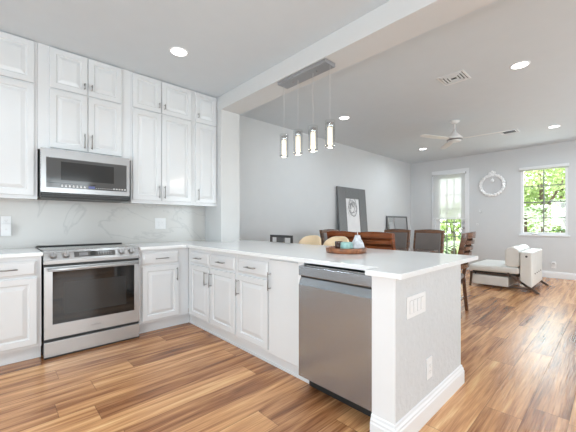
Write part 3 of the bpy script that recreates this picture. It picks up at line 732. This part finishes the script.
def stool(label, y):
    o = thing('bar_stool', label, 'stool', (2.93, y, 0), 0, 'cream bar stools behind the counter')
    # seat shell with low rounded back on the +x side, facing the counter
    n_ = 21; hw = .185
    m = MB(); rows = []
    for k in range(n_):
        u = -1 + 2*k/(n_-1); yy = u*hw; xx = .075 - .10 * abs(u)**2.2 + .0
        top = .895 + .105 * (1 - abs(u)**3.2) ** .6 if abs(u) < 1 else .895
        prof = [(xx, .66), (xx+.035, .66), (xx+.045, .80), (xx+.040, top-.012), (xx+.02, top), (xx+.0, top-.012), (xx+.004, .80)]
        rows.append([m.bm.verts.new((px, yy, pz)) for px, pz in prof])
    for a, b_ in zip(rows, rows[1:]):
        for k in range(7):
            f = m.bm.faces.new((a[k], a[(k+1) % 7], b_[(k+1) % 7], b_[k])); f.smooth = True
    m.bm.faces.new(rows[0]); m.bm.faces.new(rows[-1]); m.build('backrest', M['cream'], o)
    MB().box((-.20, -.19, .62), (.10, .19, .70), bev=.03).build('seat', M['cream'], o)
    for sx_ in (-1, 1):
        for sy_ in (-1, 1): MB().cyl((-.05+sx_*.11, sy_*.14, .62), (-.05+sx_*.17, sy_*.19, 0), .014, .010, 12).build('leg', M['walnut'], o)
    fr_ = MB(); q = [(-.20, -.17), (.10, -.17), (.10, .17), (-.20, .17)]
    for k in range(4): fr_.cyl((q[k][0], q[k][1], .25), (q[(k+1) % 4][0], q[(k+1) % 4][1], .25), .008, seg=10)
    fr_.build('footrest', M['walnut'], o)
    return o
stool('cream bar stool with rounded back, left one of the two', 2.705)
stool('cream bar stool with rounded back, right one of the two, behind the tray', 2.28)
st = thing('counter_chair', 'dark grey open-backed chair behind the counter, left of the cream stools', 'chair', (2.93, 3.33, 0))
fr_ = MB(); fr_.box((.06, -.235, .950), (.085, .235, .985), bev=.003); fr_.box((.06, -.235, .62), (.085, -.205, .950)); fr_.box((.06, .205, .62), (.085, .235, .950)); fr_.box((.06, -.235, .80), (.085, .235, .83))
fr_.build('back_frame', M['darkgrey'], st)
MB().box((.062, -.07, .83), (.083, .09, .95)).build('splat', M['frame'], st)
MB().box((-.24, -.21, .60), (.085, .21, .65), bev=.012).build('seat', M['darkgrey'], st)
for sx_ in (-.215, .06):
    for sy_ in (-.19, .19): MB().box((sx_-.015, sy_-.015, 0), (sx_+.015, sy_+.015, .60)).build('leg', M['darkgrey'], st)

# ------------------------------------------------------------------ leaning pictures
def leaning(name, label, cat, x0, x1, top, ytop, ybot):
    o = thing(name, label, cat, (x0, ybot, 0)); o.rotation_euler = (-math.atan2(ytop-ybot, top), 0, 0); return o
Wd, Ht = 1.03, 1.925
pc = leaning('framed_picture', 'tall picture in a wide charcoal frame leaning against the dining wall', 'picture', 5.12, 6.15, Ht, 3.952, 3.80)
f = MB(); bd = .27
f.box((0, 0, 0), (bd, .03, Ht), bev=.004); f.box((Wd-bd, 0, 0), (Wd, .03, Ht), bev=.004); f.box((bd, 0, Ht-.235), (Wd-bd, .03, Ht), bev=.004); f.box((bd, 0, 0), (Wd-bd, .03, .25), bev=.004)
f.build('picture_frame', M['frame'], pc)
MB().box((bd-.005, .016, .245), (Wd-bd+.005, .024, Ht-.23)).build('print_sheet', M['paper'], pc)
# abstract grey brush drawing on the print: overlapping loops
dr_ = MB(); rr = random.Random(3)
for k in range(9):
    cx_, cz_ = Wd/2 + rr.uniform(-.04, .04), Ht-.44 + rr.uniform(-.05, .05); ra, rb = rr.uniform(.09, .17), rr.uniform(.12, .20); th_ = rr.uniform(.002, .006)
    n_ = 40; a0 = rr.uniform(0, 6); ring = []
    for i in range(n_):
        a = a0 + 5.2*i/n_; ww = th_*(.5+math.sin(PI*i/n_))
        ca, sa = math.cos(a), math.sin(a)
        ring.append((dr_.bm.verts.new((cx_+(ra-ww)*ca, .0150, cz_+(rb-ww)*sa)), dr_.bm.verts.new((cx_+(ra+ww)*ca, .0150, cz_+(rb+ww)*sa))))
    for p, q in zip(ring, ring[1:]): dr_.bm.faces.new((p[0], p[1], q[1], q[0]))
for k in range(8):
    a = k*.55; cx_, cz_ = Wd/2-.03+.05*math.cos(a), Ht-.40+.05*math.sin(a)
    vs_ = [dr_.bm.verts.new((cx_+.035*math.cos(t*PI/4+a)*(.5 if t % 2 else 1), .0146, cz_+.03*math.sin(t*PI/4+a))) for t in range(8)]
    dr_.bm.faces.new(vs_)
dr_.build('drawing', plain('grey_ink_wash', (0.33, 0.33, 0.34), 0.6, var=0.3, scale=20), pc)
mr_ = leaning('framed_mirror', 'smaller dark framed mirror leaning against the dining wall near the corner', 'mirror', 7.15, 8.25, 1.355, 3.955, 3.85)
Wm, Hm = 1.08, 1.34; f = MB(); bd = .04
f.box((0, 0, 0), (bd, .028, Hm), bev=.004); f.box((Wm-bd, 0, 0), (Wm, .028, Hm), bev=.004); f.box((bd, 0, Hm-bd), (Wm-bd, .028, Hm), bev=.004); f.box((bd, 0, 0), (Wm-bd, .028, bd), bev=.004)
f.build('mirror_frame', M['frame'], mr_)
MB().box((bd-.004, .012, bd-.004), (Wm-bd+.004, .022, Hm-bd+.004)).build('mirror_glass', M['mirror'], mr_)

# ------------------------------------------------------------------ wreath mirror on the far wall
wr = thing('round_wall_mirror', 'round silver-white ornamental mirror ringed with faceted beads on the far wall', 'mirror', (WX, 2.015, 2.05), R(-90))
MB().cyl((0, -.0006, 0), (0, -.012, 0), .205, seg=48).build('mirror_glass', plain('dull_mirror', (0.60, 0.60, 0.61), 0.4, 0.2), wr)
rg_ = MB(); NS, MS = 48, 10
vv_ = [[rg_.bm.verts.new(((.225+.018*math.cos(2*PI*j/MS))*math.cos(2*PI*i/NS), -.018+.016*math.sin(2*PI*j/MS), (.225+.018*math.cos(2*PI*j/MS))*math.sin(2*PI*i/NS))) for j in range(MS)] for i in range(NS)]
for i in range(NS):
    for j in range(MS):
        q = rg_.bm.faces.new((vv_[i][j], vv_[(i+1) % NS][j], vv_[(i+1) % NS][(j+1) % MS], vv_[i][(j+1) % MS])); q.smooth = True
rg_.build('ring', M['plastic'], wr)
bd0 = None
for i in range(24):
    a = 2*PI*i/24
    if bd0 is None:
        g = MB(); t = bmesh.new(); bmesh.ops.create_icosphere(t, subdivisions=1, radius=.042); g.merge(t, Matrix.Diagonal((1.0, .7, 1.0, 1))); bd0 = g.build('bead', M['mesh'], wr); q = bd0
    else: q = bd0.copy(); COL.objects.link(q); q.parent = wr
    q.location = (.238*math.cos(a), -.034, .238*math.sin(a)); q.rotation_euler = (0, a, 0)
bw = MB()
for dx, dz, r_ in ((-.05, .0, .03), (.05, .0, .03), (0, .02, .035), (-.025, -.02, .024), (.025, -.02, .024)): bw.sphere((dx, -.035, .292+dz), r_, (1, .5, .8), 12)
bw.build('top_ornament', M['mesh'], wr)
pd = MB(); pd.cyl((0, -.02, .19), (0, -.02, .13), .004, seg=8); pd.sphere((0, -.03, .105), .042, (1, .5, 1.1), 14); pd.build('pendant_ornament', M['mesh'], wr)

# ------------------------------------------------------------------ white lounge armchair
ac = thing('lounge_armchair', 'off-white leather lounge chair on a dark metal frame by the far wall', 'armchair', (6.40, .95, 0))
def soft(mb, sub=1): return mb
MB().box((0, 0, .09), (1.03, .165, .675), bev=.018).build('back_panel', M['leather'], ac)
bt = MB()
for k in range(4): bt.sphere((.25+.19*k, -.004, .30), .012, (1, .5, 1), 10)
bt.build('stud', M['bronze'], ac)
gm = MB(); gm.cyl((-.003, .075, .60), (.004, .075, .60), .017, seg=18); gm.build('grommet', M['black'], ac)
# back cushion: rounded top slab
for x0 in (.02, .53):
    pr_ = []; 
    for i in range(13):
        a = PI * i / 12; pr_.append((.275 - .105*math.cos(PI-a)*-1 if False else .275 + .105*math.cos(a), .645 + .105*math.sin(a)))
    pr_ += [(.170, .44), (.200, .405), (.35, .405), (.38, .44)]
    MB().prism(pr_, x0, x0+.47, 'x', bev=.02).build('back_cushion', M['leather'], ac)
MB().box((.0, .17, .285), (1.03, .93, .405), bev=.035).build('seat_cushion', M['leather'], ac)
MB().box((.02, .20, .235), (1.01, .91, .262)).build('frame_rail', M['bronze'], ac)
MB().box((.03, .24, .262), (1.0, .88, .286)).build('seat_base', M['black'], ac)
MB().box((.03, .33, .045), (1.0, .90, .225), bev=.02).build('footrest_box', M['leather'], ac)
for xx in (.0, 1.0):
    l1 = MB(); l1.box((-.012, -.020, 0), (.012, .020, .52), Matrix.Translation((xx+.012, -.09, .0)) @ Matrix.Rotation(R(-56), 4, 'X'), bev=.003); l1.build('rear_leg', M['bronze'], ac)
    l2 = MB(); l2.prism([(.90, .0), (.93, .0), (.915, .27), (.87, .27)], xx, xx+.024, 'x', bev=.003); l2.build('front_leg', M['bronze'], ac)
    l3 = MB(); l3.prism([(.02, .05), (.32, .05), (.32, .075), (.02, .075)], xx, xx+.024, 'x', bev=.003); l3.build('lower_rail', M['bronze'], ac)
for yy in (.30, .82): MB().cyl((-.012, yy, .248), (.02, yy, .248), .016, seg=14).build('pivot_knob', M['black'], ac)

# ------------------------------------------------------------------ garden
gd = MB().box((WX+.15, -14, -.35), (40, 18, -.25)).build('lawn', M['grass']); tag(gd, kind='structure')
def leaves(cx, cy, cz, rx, ry, rz_, n_, size, seed, mb=None):
    r_ = random.Random(seed); m = mb or MB()
    for k in range(n_):
        while True:
            u = Vector((r_.uniform(-1, 1), r_.uniform(-1, 1), r_.uniform(-1, 1)))
            if .25 < u.length < 1: break
        c_ = Vector((cx + u.x*rx, cy + u.y*ry, cz + u.z*rz_))
        q = Euler((r_.uniform(0, 6.3), r_.uniform(0, 6.3), r_.uniform(0, 6.3))).to_matrix(); s = size * r_.uniform(.6, 1.3)
        vs_ = [m.bm.verts.new(c_ + q @ Vector(p)) for p in ((0, -s, 0), (s*.45, 0, s*.1), (0, s, 0), (-s*.45, 0, s*.1))]
        m.bm.faces.new(vs_)
    return m
def tree(label, x, y, h, crowns, leafmat, seed, size, n_):
    o = thing('garden_tree', label, 'tree', (x, y, -.25), 0, 'trees in the garden outside the window')
    t = MB(); t.cyl((0, 0, 0), (.1, .05, h*.5), .13, .10, 12); t.cyl((.1, .05, h*.5), (-.1, .2, h), .10, .05, 10); t.cyl((.1, .05, h*.5), (.3, -.6, h*.9), .06, .03, 8)
    t.build('trunk', M['bark'], o)
    m = MB()
    for i, (dx, dy, dz, r_) in enumerate(crowns): leaves(dx, dy, dz, r_, r_, r_*.8, n_, size, seed+i, m)
    m.build('crown', leafmat, o, recalc=False)
tree('leafy tree outside with a dark trunk behind the middle of the window', 15.5, 1.90, 3.6, [(0, 0, 3.4, 1.2), (.3, .7, 2.4, .8)], M['tree_leaf'], 11, .10, 900)
tree('leafy tree outside with a dark trunk behind the right edge of the window', 19.5, 1.68, 4.2, [(0, 0, 4.2, 1.5), (0, -.6, 3.0, 1.1)], M['tree_leaf'], 31, .12, 900)
tree('leafy tree outside behind the glazed door', 15.5, 5.2, 1.9, [(0, 0, 1.5, 1.1)], M['tree_leaf'], 51, .11, 700)
def palm(label, x, y, h, seed, nf=18, L_=1.5):
    o = thing('palm', label, 'palm', (x, y, -.25), 0, 'palms in the garden outside the window')
    MB().cyl((0, 0, 0), (0, 0, h), .10, .07, 12).build('trunk', M['bark'], o)
    r_ = random.Random(seed); m = MB()
    for k in range(nf):
        a = 2*PI*k/nf + r_.uniform(-.1, .1); up = r_.uniform(.2, 1.1); pts = []
        for i in range(11):
            t_ = i/10; pts.append(Vector((math.cos(a)*L_*t_, math.sin(a)*L_*t_, h + up*L_*t_*.7 - 1.0*L_*t_*t_*.8)))
        sd = Vector((-math.sin(a), math.cos(a), 0))
        for i in range(1, 10):
            for s_ in (-1, 1):
                ln_ = .34 * math.sin(PI*(i/10)**.7) + .05
                tip = pts[i] + sd*s_*ln_ + Vector((math.cos(a), math.sin(a), 0))*.12 - Vector((0, 0, .10))
                d_ = (pts[i+1]-pts[i])*.45
                m.bm.faces.new([m.bm.verts.new(v) for v in (pts[i]-d_*.5, pts[i]+d_*.5, tip)])
    m.build('fronds', M['palm'], o, recalc=False)
palm('palm with drooping fronds outside behind the lower left of the window', 11.2, 1.85, 1.75, 5, 20, 1.05)
palm('palm outside behind the lower right of the window', 13.0, 1.05, 1.7, 9, 18, 1.1)
palm('palm outside seen low through the glazed door', 11.2, 3.75, .7, 13, 16, .9)
def bush(label, x, y, r_, seed, mat, n_=900):
    o = thing('garden_bush', label, 'bush', (x, y, -.25), 0, 'bushes in the garden outside the window')
    leaves(0, 0, r_*.8, r_*1.3, r_*1.3, r_*.9, n_, .075, seed).build('foliage', mat, o, recalc=False)
    MB().cyl((0, 0, 0), (0, 0, r_*.6), .04, .03, 8).build('stem', M['bark'], o)
bush('dark low bush outside behind the lower left pane', 13.2, 3.1, .9, 61, M['leaf_dark'], 1100)
bush('dark low bush outside behind the lower right pane', 11.2, .55, .8, 62, M['leaf_dark'])
bush('bright bush outside at the foot of the far trees', 18.0, 4.2, 1.3, 63, M['tree_leaf'], 1300)
bush('bush outside low behind the door glass', 13.2, 5.2, .6, 64, M['leaf_dark'])
hg = thing('garden_hedge', 'tall pale green hedge closing the garden behind the window trees', 'hedge', (23, 2.6, -.25))
leaves(0, 0, 1.6, .8, 4.2, 1.9, 4200, .13, 77).build('foliage', M['tree_leaf'], hg, recalc=False)
for k in range(4): MB().cyl((0, -3+k*2, 0), (0, -3+k*2, 1.2), .06, .05, 8).build('stem', M['bark'], hg)
